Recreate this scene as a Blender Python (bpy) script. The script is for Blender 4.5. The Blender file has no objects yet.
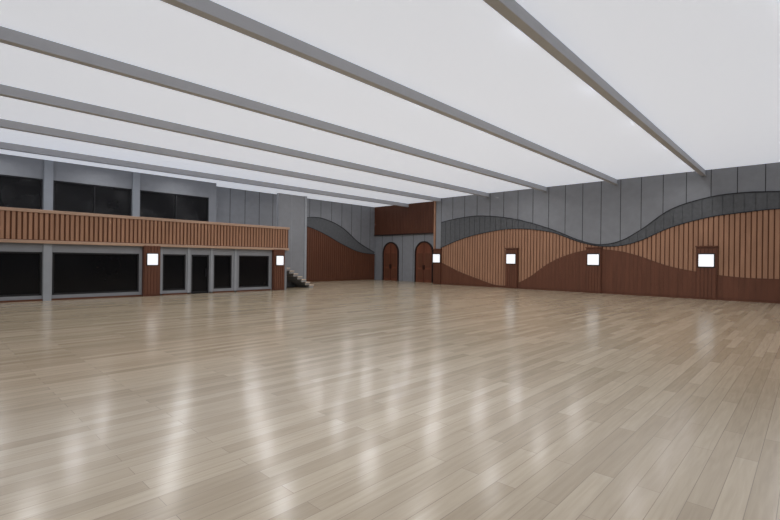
import bpy, bmesh, math, random
from mathutils import Matrix, Vector
random.seed(4)
scene = bpy.context.scene
scene.view_settings.view_transform = 'Standard'
scene.view_settings.look = 'None'

# ------------------------------------------------------------ materials
def mat(name, col, rough=0.6, spec=0.4, metal=0.0, noise=0.0, nscale=(1,1,1), emis=None, estr=0, var=None, bump=0.0):
    m = bpy.data.materials.new(name); m.use_nodes = True
    nt = m.node_tree; b = nt.nodes['Principled BSDF']
    b.inputs['Base Color'].default_value = (*col, 1)
    b.inputs['Roughness'].default_value = rough
    b.inputs['Specular IOR Level'].default_value = spec
    b.inputs['Metallic'].default_value = metal
    if noise > 0:
        tc = nt.nodes.new('ShaderNodeTexCoord'); mp = nt.nodes.new('ShaderNodeMapping')
        mp.inputs['Scale'].default_value = nscale
        nz = nt.nodes.new('ShaderNodeTexNoise'); nz.inputs['Scale'].default_value = 1.0
        nz.inputs['Detail'].default_value = 5
        cr = nt.nodes.new('ShaderNodeValToRGB')
        cr.color_ramp.elements[0].position = 0.3; cr.color_ramp.elements[1].position = 0.7
        cr.color_ramp.elements[0].color = (*[c*(1-noise) for c in col], 1)
        cr.color_ramp.elements[1].color = (*[min(1, c*(1+noise)) for c in col], 1)
        nt.links.new(tc.outputs['Object'], mp.inputs['Vector'])
        nt.links.new(mp.outputs[0], nz.inputs['Vector'])
        nt.links.new(nz.outputs['Fac'], cr.inputs['Fac'])
        nt.links.new(cr.outputs['Color'], b.inputs['Base Color'])
    if emis:
        b.inputs['Emission Color'].default_value = (*emis, 1)
        b.inputs['Emission Strength'].default_value = estr
    return m

M_grey  = mat('grey_wall_panel', (0.265,0.275,0.295), 0.7, 0.2, noise=0.05, nscale=(3,3,3))
M_seam  = mat('panel_seam', (0.05,0.05,0.055), 0.8, 0.1)
M_dgrey = mat('dark_grey_felt', (0.125,0.13,0.138), 0.9, 0.1, noise=0.1, nscale=(6,6,6))
M_lgrey = mat('light_grey_post', (0.33,0.35,0.38), 0.6, 0.3, noise=0.04, nscale=(3,3,3))
M_slat  = mat('oak_slat', (0.38,0.205,0.125), 0.5, 0.3, noise=0.12, nscale=(5,5,0.8))
M_slatbk= mat('slat_backing', (0.14,0.062,0.036), 0.8, 0.1, noise=0.1, nscale=(3,3,1))
M_brown = mat('walnut_panel', (0.115,0.043,0.024), 0.5, 0.3, noise=0.12, nscale=(4,4,0.5))
M_brown2= mat('walnut_slat', (0.135,0.052,0.029), 0.5, 0.3, noise=0.12, nscale=(4,4,0.5))
M_tan   = mat('pale_oak_trim', (0.47,0.31,0.22), 0.45, 0.3, noise=0.12, nscale=(0.6,4,4))
M_door  = mat('mahogany_door', (0.18,0.06,0.032), 0.4, 0.4, noise=0.2, nscale=(4,4,0.5))
M_dframe= mat('dark_door_frame', (0.03,0.015,0.012), 0.5, 0.3)
M_black = mat('black_window_frame', (0.015,0.015,0.017), 0.4, 0.3, metal=0.0)
M_glass = mat('dark_glass', (0.006,0.006,0.007), 0.12, 0.2, noise=0.2, nscale=(.5,.5,.5))
M_steel = mat('painted_steel_beam', (0.50,0.51,0.54), 0.6, 0.3, noise=0.03, nscale=(2,2,2))
M_white = mat('white_light_panel', (0.85,0.87,0.9), 0.5, 0.3, emis=(0.95,0.97,1.0), estr=0.62)
M_rim   = mat('white_downlight_rim', (0.85,0.87,0.9), 0.5, 0.3)
M_slab  = mat('mezzanine_slab', (0.3,0.3,0.31), 0.8, 0.2, noise=0.05, nscale=(2,2,2))
M_step  = mat('stair_oak', (0.62,0.5,0.4), 0.4, 0.3, noise=0.12, nscale=(1,6,6))
M_riser = mat('stair_riser_grey', (0.33,0.32,0.31), 0.6, 0.3, noise=0.08, nscale=(2,6,6))
M_ceil  = mat('luminous_ceiling', (0.64,0.69,0.80), 0.8, 0.1, noise=0.01, nscale=(.1,.1,.1), emis=(0.89,0.925,1.0), estr=0.49)
M_lamp  = mat('downlight_diffuser', (0.9,0.9,0.9), 0.5, 0.2, emis=(1,0.99,0.99), estr=540)

def floor_mat():
    m = bpy.data.materials.new('oak_plank_floor'); m.use_nodes = True
    nt = m.node_tree; N = nt.nodes; L = nt.links; b = N['Principled BSDF']
    tc = N.new('ShaderNodeTexCoord')
    br = N.new('ShaderNodeTexBrick')
    br.offset = 0.37; br.offset_frequency = 2; br.squash = 1
    br.inputs['Scale'].default_value = 1
    br.inputs['Brick Width'].default_value = 1.9
    br.inputs['Row Height'].default_value = 0.16
    br.inputs['Mortar Size'].default_value = 0.003
    br.inputs['Mortar Smooth'].default_value = 0.3
    br.inputs['Color1'].default_value = (0,0,0,1)
    br.inputs['Color2'].default_value = (1,1,1,1)
    br.inputs['Mortar'].default_value = (0.5,0.5,0.5,1)
    L.new(tc.outputs['Object'], br.inputs['Vector'])
    ramp = N.new('ShaderNodeValToRGB')
    e = ramp.color_ramp.elements
    e[0].position=0.0; e[0].color=(0.365,0.29,0.195,1)
    e[1].position=1.0; e[1].color=(0.50,0.415,0.30,1)
    L.new(br.outputs['Color'], ramp.inputs['Fac'])
    mp = N.new('ShaderNodeMapping'); mp.inputs['Scale'].default_value=(1.2,18,1)
    L.new(tc.outputs['Object'], mp.inputs['Vector'])
    nz = N.new('ShaderNodeTexNoise'); nz.inputs['Scale'].default_value=1.5; nz.inputs['Detail'].default_value=6
    nz.inputs['Distortion'].default_value=0.6
    L.new(mp.outputs[0], nz.inputs['Vector'])
    gr = N.new('ShaderNodeValToRGB'); g=gr.color_ramp.elements
    g[0].position=0.3; g[0].color=(0.88,0.87,0.85,1); g[1].position=0.7; g[1].color=(1.05,1.05,1.05,1)
    L.new(nz.outputs['Fac'], gr.inputs['Fac'])
    mx = N.new('ShaderNodeMix'); mx.data_type='RGBA'; mx.blend_type='MULTIPLY'; mx.inputs['Factor'].default_value=1
    L.new(ramp.outputs['Color'], mx.inputs[6]); L.new(gr.outputs['Color'], mx.inputs[7])
    mx2 = N.new('ShaderNodeMix'); mx2.data_type='RGBA'; mx2.blend_type='MIX'
    L.new(br.outputs['Fac'], mx2.inputs['Factor'])
    L.new(mx.outputs[2], mx2.inputs[6]); mx2.inputs[7].default_value=(0.26,0.2,0.14,1)
    L.new(mx2.outputs[2], b.inputs['Base Color'])
    b.inputs['Roughness'].default_value = 0.205
    b.inputs['Specular IOR Level'].default_value = 0.9
    return m
M_floor = floor_mat()

# ------------------------------------------------------------ mesh helpers
def add_box(bm, x0,x1,y0,y1,z0,z1, mi=0):
    vs=[bm.verts.new(p) for p in [(x0,y0,z0),(x1,y0,z0),(x1,y1,z0),(x0,y1,z0),(x0,y0,z1),(x1,y0,z1),(x1,y1,z1),(x0,y1,z1)]]
    for f in [(0,3,2,1),(4,5,6,7),(0,1,5,4),(1,2,6,5),(2,3,7,6),(3,0,4,7)]:
        fc=bm.faces.new([vs[i] for i in f]); fc.material_index=mi
def fin(bm, name, mats, parent=None, bevel=0):
    bmesh.ops.recalc_face_normals(bm, faces=bm.faces)
    me=bpy.data.meshes.new(name); bm.to_mesh(me); bm.free()
    for m in (mats if isinstance(mats,(list,tuple)) else [mats]): me.materials.append(m)
    o=bpy.data.objects.new(name,me); scene.collection.objects.link(o)
    if parent: o.parent=parent
    if bevel:
        md=o.modifiers.new('bevel','BEVEL'); md.width=bevel; md.segments=2; md.limit_method='ANGLE'
    return o
def boxes(name, lst, mats, parent=None, bevel=0):
    bm=bmesh.new()
    for b in lst: add_box(bm,*b)
    return fin(bm,name,mats,parent,bevel)
def empty(name, loc=(0,0,0)):
    o=bpy.data.objects.new(name,None); o.empty_display_size=0.3; scene.collection.objects.link(o)
    return o
def interp(pts, t):
    if t<=pts[0][0]: return pts[0][1]
    if t>=pts[-1][0]: return pts[-1][1]
    for i in range(len(pts)-1):
        if pts[i][0]<=t<=pts[i+1][0]: break
    t0,z0=pts[i]; t1,z1=pts[i+1]
    def tan(k):
        a=pts[max(0,k-1)]; b=pts[min(len(pts)-1,k+1)]
        return (b[1]-a[1])/(b[0]-a[0])
    h=t1-t0; s=(t-t0)/h
    return ((2*s**3-3*s*s+1)*z0+(s**3-2*s*s+s)*h*tan(i)+(-2*s**3+3*s*s)*z1+(s**3-s*s)*h*tan(i+1))

CZ=6.22            # ceiling height
XR=26.1            # feature wall
YM=21.0            # mezzanine front
XD=27.2; YF=27.4   # recessed door wall / far wall
X0=-9.0; Y0=-9.0

# ------------------------------------------------------------ shell
boxes('floor',[(X0,XD+.2,Y0,YF+.2,-0.2,0)],M_floor)
boxes('ceiling',[(X0,XD+.2,Y0,YF+.2,CZ,CZ+0.2)],M_ceil)
def seams_y(x, y0,y1,z0,z1,step, off=0.0):
    l=[]; y=y0+off
    while y<y1:
        l.append((x-.006,x+.01,y-.014,y+.014,z0,z1,1)); y+=step
    return l
def seams_x(y, x0,x1,z0,z1,step, off=0.0):
    l=[]; x=x0+off
    while x<x1:
        l.append((x-.014,x+.014,y-.006,y+.01,z0,z1,1)); x+=step
    return l
boxes('wall_right',[(XR,XD+.2,Y0,20.1,0,CZ,0)]+seams_y(XR,Y0,20.0,0,CZ,1.0,0.55),[M_grey,M_seam])
boxes('wall_door_side',[(XD,XD+.2,20.1,YF,0,3.78,0)]+seams_y(XD,20.6,YF,0,3.78,1.15,0.2),[M_grey,M_seam])
boxes('wall_far',[(X0,XD+.2,YF,YF+.2,0,CZ,0)]+seams_x(YF,12.6,XD,0,CZ,1.05,0.3),[M_grey,M_seam])
boxes('wall_behind_camera',[(X0,XD,Y0-.2,Y0,0,CZ,0)],[M_grey])
boxes('wall_left_end',[(X0-.2,X0,Y0,YF,0,CZ,0)],[M_grey])

# wood bulkhead above the arched doors
l=[(XD-.12,XD,20.1,YF,3.82,CZ,0),(XD-.16,XD,20.1,YF,3.76,3.84,1)]
y=20.2
while y<YF-.05:
    l.append((XD-.15,XD-.12,y,y+.12,3.84,CZ,2)); y+=.16
boxes('trim_wood_bulkhead',l,[M_slatbk,M_dframe,M_brown])

# ------------------------------------------------------------ ceiling beams
for k in range(-2,7):
    y=3.85+3.95*k
    if y>27: continue
    bm=bmesh.new()
    add_box(bm,X0,XR if y<20.1 else XD,y-.07,y+.07,5.99,CZ)
    add_box(bm,X0,XR if y<20.1 else XD,y-.10,y+.10,5.95,5.99)
    fin(bm,'ceiling_beam',M_steel,None,0.008)

# ------------------------------------------------------------ downlights
def disc(bm, r, z, mi, n=24, r2=None):
    c=[bm.verts.new((r*math.cos(2*math.pi*i/n),r*math.sin(2*math.pi*i/n),z)) for i in range(n)]
    if r2 is None:
        f=bm.faces.new(list(reversed(c))); f.material_index=mi
    else:
        d=[bm.verts.new((r2*math.cos(2*math.pi*i/n),r2*math.sin(2*math.pi*i/n),z-.012)) for i in range(n)]
        for i in range(n):
            f=bm.faces.new([c[i],c[(i+1)%n],d[(i+1)%n],d[i]]); f.material_index=mi
bm=bmesh.new(); disc(bm,.07,-.004,0); disc(bm,.07,-.004,1,r2=.09); disc(bm,.10,-.001,1,r2=.09)
me=bpy.data.meshes.new('downlight'); bm.to_mesh(me); bm.free(); me.materials.append(M_lamp); me.materials.append(M_rim)
# small recessed spots tucked along the back of each beam
rows=[(-4.05,.3),(-.1,.3),(3.85,.22),(7.8,.38),(11.75,.62),(15.7,.84),(19.65,1.05),(23.6,1.25)]
for iy,(yb,off) in enumerate(rows):
    for ix in range(0,9):
        xx=0.4+3.9*ix+(1.95 if iy%2 else 0)
        if xx>XR-1.6: continue
        o=bpy.data.objects.new('downlight',me); scene.collection.objects.link(o); o.location=(xx,yb+off,CZ)

# ------------------------------------------------------------ acoustic wave wall (right)
top=[(-9,3.0),(-6,3.6),(-3,4.3),(-1,4.7),(1.03,4.90),(2.42,4.97),(3.67,4.86),(5.22,4.38),(6.57,3.40),(7.55,2.85),(8.6,2.68),(9.65,2.92),(11.43,3.66),(13.84,4.39),(16.27,4.72),(18,4.65),(19.5,4.45)]
mid=[(-9,2.4),(-6,2.9),(-3,3.6),(-1,4.0),(1.03,4.14),(2.42,4.05),(3.67,3.90),(5.22,3.47),(6.57,2.85),(7.55,2.60),(8.6,2.60),(9.65,2.84),(11.43,3.48),(13.84,3.76),(16.27,3.51),(17.9,3.14),(19.5,2.6)]
low=[(-9,1.6),(-6,1.2),(-3,1.0),(1.03,1.07),(2.42,1.10),(3.67,1.25),(5.22,1.56),(6.57,2.06),(7.55,2.33),(8.84,2.44),(10.2,2.17),(11.43,1.63),(12.7,.74),(13.84,.22),(15,.16),(16.27,.48),(17.9,.96),(19.5,1.6)]
def strip(name, axis, plane, t0,t1, flo, fhi, depth, m, parent, dt=0.1):
    bm=bmesh.new(); n=max(2,int((t1-t0)/dt)); prev=None
    for i in range(n+1):
        t=t0+(t1-t0)*i/n; a=flo(t); b=max(fhi(t),a+.002)
        P=[(plane,t,a),(plane,t,b),(plane-depth,t,b),(plane-depth,t,a)] if axis=='y' else [(t,plane,a),(t,plane,b),(t,plane-depth,b),(t,plane-depth,a)]
        cur=[bm.verts.new(p) for p in P]
        if prev:
            for j in range(4): bm.faces.new([prev[j],prev[(j+1)%4],cur[(j+1)%4],cur[j]])
        else: bm.faces.new(cur)
        prev=cur
    bm.faces.new(prev)
    return fin(bm,name,m,parent)
def slats(name, axis, plane, t0,t1,step,w,flo,fhi,d0,d1,m,parent):
    bm=bmesh.new(); t=t0
    while t+w<t1:
        a0,a1=flo(t),flo(t+w); b0,b1=fhi(t),fhi(t+w)
        if b0-a0>.03 and b1-a1>.03:
            pts=[]
            for (tt,z) in [(t,a0),(t+w,a1),(t+w,b1),(t,b0)]:
                pts.append((tt,z))
            if axis=='y':
                A=[bm.verts.new((plane-d0,p[0],p[1])) for p in pts]; B=[bm.verts.new((plane-d1,p[0],p[1])) for p in pts]
            else:
                A=[bm.verts.new((p[0],plane-d0,p[1])) for p in pts]; B=[bm.verts.new((p[0],plane-d1,p[1])) for p in pts]
            bm.faces.new(A); bm.faces.new(B)
            for j in range(4): bm.faces.new([A[j],A[(j+1)%4],B[(j+1)%4],B[j]])
        t+=step
    return fin(bm,name,m,parent)
E=empty('acoustic_wave_wall_panel')
T=lambda t:interp(top,t); Md=lambda t:interp(mid,t); Lo=lambda t:interp(low,t)
strip('grey_felt_wave','y',XR,-9,19.5,lambda t:Md(t)-.1,lambda t:max(T(t),Md(t)+.02),.05,M_dgrey,E)
slats('felt_ribs','y',XR,-8.9,19.5,.40,.36,Md,lambda t:T(t)-.03,.05,.075,M_dgrey,E)
strip('wave_edge_top','y',XR,-9,19.5,T,lambda t:T(t)+.04,.08,M_seam,E)
strip('slat_backing','y',XR,-9,19.5,lambda t:0.1,Md,.07,M_slatbk,E)
slats('oak_slats','y',XR,-8.95,19.45,.20,.15,lambda t:Lo(t)-.05,Md,.07,.095,M_slat,E)
strip('wave_edge_mid','y',XR,-9,19.5,Md,lambda t:Md(t)+.035,.13,M_seam,E)
strip('walnut_wave','y',XR,-9,19.5,lambda t:0.12,Lo,.15,M_brown,E)
slats('walnut_ribs','y',XR,-8.95,19.45,.20,.188,lambda t:.13,lambda t:Lo(t)-.02,.15,.156,M_brown2,E)
boxes('baseboard_right',[(XR-.17,XR,Y0,19.5,0,.12)],M_brown)

def pilaster_y(yc,w=.82,x=XR):
    P=empty('wood_pilaster')
    boxes('core',[(x-.24,x,yc-w/2,yc+w/2,0,2.5)],M_brown,P,.01)
    l=[]; n=5
    for i in range(n):
        a=yc-w/2+.03+i*(w-.06)/n
        l.append((x-.262,x-.24,a+.015,a+(w-.06)/n-.015,.1,2.42))
    boxes('ribs',l,M_brown2,P,.004)
    boxes('cap',[(x-.28,x,yc-w/2-.03,yc+w/2+.03,2.5,2.56)],M_brown2,P,.006)
    boxes('light_frame',[(x-.29,x-.26,yc-.34,yc+.34,1.52,2.2)],M_black,P,.006)
    boxes('light_panel',[(x-.315,x-.29,yc-.30,yc+.30,1.57,2.15)],M_white,P,.006)
for yc in (-6.5,-1.4,3.67,8.84,13.84): pilaster_y(yc)
pilaster_y(19.72,.66)
# tall wood end trim of the feature wall
boxes('trim_corner_post',[(XR-.10,XR,20.02,20.16,2.57,CZ),(XR,XD-.13,20.1,20.16,0,CZ)],M_slat,None,.005)

# ------------------------------------------------------------ far wave wall
E2=empty('acoustic_wave_wall_panel')
t2=[(12.6,3.6),(15,4.0),(17.5,4.4),(19.6,4.72),(21.3,4.82),(23.4,4.22),(25.2,3.1),(27.1,2.3)]
m2=[(12.6,3.2),(15,3.9),(17.5,4.2),(19.6,4.15),(21.3,3.72),(23.4,2.88),(25.2,2.32),(27.1,2.14)]
T2=lambda t:interp(t2,t); M2=lambda t:interp(m2,t)
strip('grey_felt_wave','x',YF,18.0,XD-.16,lambda t:M2(t)-.05,T2,.06,M_dgrey,E2)
strip('walnut_backing','x',YF,18.0,XD-.16,lambda t:0.0,M2,.10,M_slatbk,E2)
slats('walnut_slats','x',YF,18.02,XD-.18,.20,.15,lambda t:.12,M2,.10,.13,M_brown2,E2)
strip('wave_edge_top','x',YF,18.0,XD-.16,T2,lambda t:T2(t)+.04,.09,M_seam,E2)
strip('wave_edge_mid','x',YF,18.0,XD-.16,M2,lambda t:M2(t)+.035,.15,M_seam,E2)

# ------------------------------------------------------------ arched doors
def arch_pts(w,h,n=20):
    r=w/2; p=[(-r,0)]
    for i in range(n+1):
        a=math.pi-math.pi*i/n; p.append((r*math.cos(a),h-r+r*math.sin(a)))
    p.append((r,0)); return p
def arch_solid(name,yc,w,h,x0,x1,m,par):
    bm=bmesh.new(); P=arch_pts(w,h)
    A=[bm.verts.new((x0,yc+a,z)) for a,z in P]; B=[bm.verts.new((x1,yc+a,z)) for a,z in P]
    bm.faces.new(A); bm.faces.new(B)
    for i in range(len(P)): 
        j=(i+1)%len(P); bm.faces.new([A[i],A[j],B[j],B[i]])
    return fin(bm,name,m,par)
def arch_ring(name,yc,w,h,wo,x0,x1,m,par):
    bm=bmesh.new(); P=arch_pts(w,h); Q=arch_pts(w+2*wo,h+wo)
    vs=[[bm.verts.new((x,yc+a,z)) for a,z in R] for x,R in ((x1,P),(x1,Q),(x0,Q),(x0,P))]
    n=len(P)
    for i in range(n-1):
        for k in range(4):
            k2=(k+1)%4; bm.faces.new([vs[k][i],vs[k][i+1],vs[k2][i+1],vs[k2][i]])
    for i in (0,n-1): bm.faces.new([vs[k][i] for k in range(4)])
    return fin(bm,name,m,par)
for i,(yc,w) in enumerate(((25.5,1.55),(21.95,1.6))):
    D=empty('door_%d'%(i+1))
    arch_solid('leaf_pair',yc,w,3.1,XD,XD-.06,M_door,D)
    arch_ring('frame',yc,w,3.1,.10,XD,XD-.12,M_dframe,D)
    boxes('meeting_stile',[(XD-.075,XD-.06,yc-.015,yc+.015,0,3.0)],M_dframe,D)
    l=[]
    for s in (-1,1):
        for (z0,z1) in ((.2,1.0),(1.15,2.25)):
            a,b=sorted((yc+s*.12,yc+s*.64)); l.append((XD-.08,XD-.06,a,b,z0,z1))
    boxes('raised_panels',l,M_brown2,D,.008)
    boxes('handles',[(XD-.12,XD-.06,yc-.08,yc-.05,1.0,1.35),(XD-.12,XD-.06,yc+.05,yc+.08,1.0,1.35)],M_dframe,D)

# ------------------------------------------------------------ mezzanine block
XE=14.1
boxes('mezzanine_floor',[(X0,XE,YM+.05,YF-1.1,2.2,2.55)],M_slab)
YB=26.3
wins=[(-7.5,-4.1),(-3.6,-.1),(.5,4.1),(4.5,7.88),(8.27,12.05)]
l=[(X0,12.5,YB,YF,5.3,CZ,0),(X0,12.5,YB,YF,2.55,3.7,0)]
edges=[X0]+[v for w in wins for v in w]+[12.5]
for i in range(0,len(edges),2): l.append((edges[i],edges[i+1],YB,YF,3.7,5.3,0))
for w in wins[1:]: 
    xc=w[0]-.2; l.append((xc-.17,xc+.17,YB-.1,YB,2.55,CZ-.02,1))
boxes('wall_mezzanine',l,[M_grey,M_lgrey,M_seam])
wn=1
def window_x(n,xa,xb,y,z0,z1,nm,depth=.1):
    W=empty('window_%d'%n)
    boxes('glass',[(xa+.04,xb-.04,y+.06,y+.08,z0+.04,z1-.04)],M_glass,W)
    l=[(xa,xb,y,y+depth,z0,z0+.06),(xa,xb,y,y+depth,z1-.06,z1),(xa,xa+.06,y,y+depth,z0,z1),(xb-.06,xb,y,y+depth,z0,z1)]
    for i in range(1,nm):
        xc=xa+(xb-xa)*i/nm; l.append((xc-.03,xc+.03,y,y+depth,z0,z1))
    boxes('frame',l,M_black,W,.005)
    return W
for w in wins:
    window_x(wn,w[0]+.002,w[1]-.002,YB+.03,3.702,5.298,2); wn+=1

YG=YM+.12
gw=[(-7.6,-4.4),(-4.0,-.6),(-.1,3.30),(3.61,6.64),(7.61,8.62),(9.96,10.88),(11.26,12.98)]
zb,zt=.2,1.84
door_g=(8.88,9.72)
ops=sorted(gw+[door_g])
l=[(X0,XE,YG,YG+.2,zt,2.2,0)]
edges=[X0]+[v for w in ops for v in w]+[XE]
for i in range(0,len(edges),2): l.append((edges[i],edges[i+1],YG,YG+.2,0,zt,0))
for w in gw: l.append((w[0],w[1],YG,YG+.2,0,zb,0))
l.append((XE-.2,XE,YG+.2,YF,0,2.2,0))
for xc in (3.455,-.35,-4.2): l.append((xc-.13,xc+.13,YG-.06,YG,0,2.18,1))
for xc in (7.53,8.75,9.84,11.07): l.append((xc-.06,xc+.06,YG-.03,YG,0,2.18,1))
boxes('wall_ground_front',l,[M_grey,M_lgrey])
for w in gw:
    window_x(wn,w[0]+.002,w[1]-.002,YG+.02,zb+.002,zt-.002,1); wn+=1
D=empty('door_3')
boxes('glass',[(8.93,9.67,YG+.08,YG+.1,.04,zt-.04)],M_glass,D)
boxes('frame',[(8.882,8.95,YG+.02,YG+.12,0.002,zt-.002),(9.65,9.718,YG+.02,YG+.12,0.002,zt-.002),(8.882,9.718,YG+.02,YG+.12,zt-.08,zt-.002),(8.882,9.718,YG+.02,YG+.12,.002,.1)],M_black,D,.005)
boxes('handle',[(9.55,9.58,YG-.03,YG,.8,1.2),(9.55,9.58,YG-.02,YG+.03,.82,.85),(9.55,9.58,YG-.02,YG+.03,1.15,1.18)],M_black,D)
boxes('baseboard_left',[(X0,6.75,YG-.03,YG,0,.07),(7.45,8.85,YG-.03,YG,0,.07),(9.75,13.1,YG-.03,YG,0,.07)],M_brown)

def pilaster_x(xc,w,y):
    P=empty('wood_pilaster')
    boxes('core',[(xc-w/2,xc+w/2,y-.2,y,0,2.19)],M_brown,P,.01)
    l=[]; n=5
    for i in range(n):
        a=xc-w/2+.03+i*(w-.06)/n
        l.append((a+.012,a+(w-.06)/n-.012,y-.222,y-.2,.08,2.17))
    boxes('ribs',l,M_brown2,P,.004)
    boxes('light_frame',[(xc-.24,xc+.24,y-.25,y-.22,1.33,1.87)],M_black,P,.006)
    boxes('light_panel',[(xc-.21,xc+.21,y-.275,y-.25,1.36,1.84)],M_white,P,.006)
pilaster_x(7.1,.68,YG); pilaster_x(13.5,.68,YG)

B=empty('balcony_parapet')
boxes('panel',[(X0,XE,YM,YM+.08,2.25,3.36),(XE-.08,XE,YM+.08,YB,2.25,3.36)],M_slatbk,B)
l=[]; x=X0+.03
while x<XE-.1:
    l.append((x,x+.10,YM-.035,YM,2.3,3.3)); x+=.16
boxes('slats',l,M_slat,B)
boxes('top_rail',[(X0,XE+.04,YM-.08,YM+.12,3.3,3.42)],M_tan,B,.01)
boxes('bottom_trim',[(X0,XE+.02,YM-.06,YM+.05,2.16,2.28)],M_tan,B,.01)

# ------------------------------------------------------------ staircase + stair wall
boxes('wall_stair',[(14.86,16.9,23.2,23.4,0,5.62,0),(16.75,16.92,23.17,23.43,0,5.64,1)]+seams_x(23.2,14.9,16.7,0,5.6,1.2,.9),[M_grey,M_lgrey,M_seam] )
S=empty('staircase')
bm=bmesh.new()
for i in range(12):
    xa=16.4-.28*i
    add_box(bm,xa-.30,xa,21.75,23.19,.17*i,.17*(i+1)-.03,0)
    add_box(bm,xa-.30,xa+.02,21.72,23.19,.17*(i+1)-.05,.17*(i+1),1)
fin(bm,'steps',[M_riser,M_step],S)

# ------------------------------------------------------------ world + camera
w=bpy.data.worlds.new('world'); scene.world=w; w.use_nodes=True
w.node_tree.nodes['Background'].inputs[0].default_value=(0.5,0.55,0.6,1)
w.node_tree.nodes['Background'].inputs[1].default_value=0.2
cam=bpy.data.cameras.new('camera'); co=bpy.data.objects.new('camera',cam); scene.collection.objects.link(co)
cam.sensor_width=36; cam.lens=448/780*36; cam.clip_end=200
co.matrix_world=Matrix.Translation((0,0,1.7))@Matrix.Rotation(math.radians(43.3-90),4,'Z')@Matrix.Rotation(math.radians(90),4,'X')@Matrix.Rotation(math.radians(0.7),4,'Z')
scene.camera=co
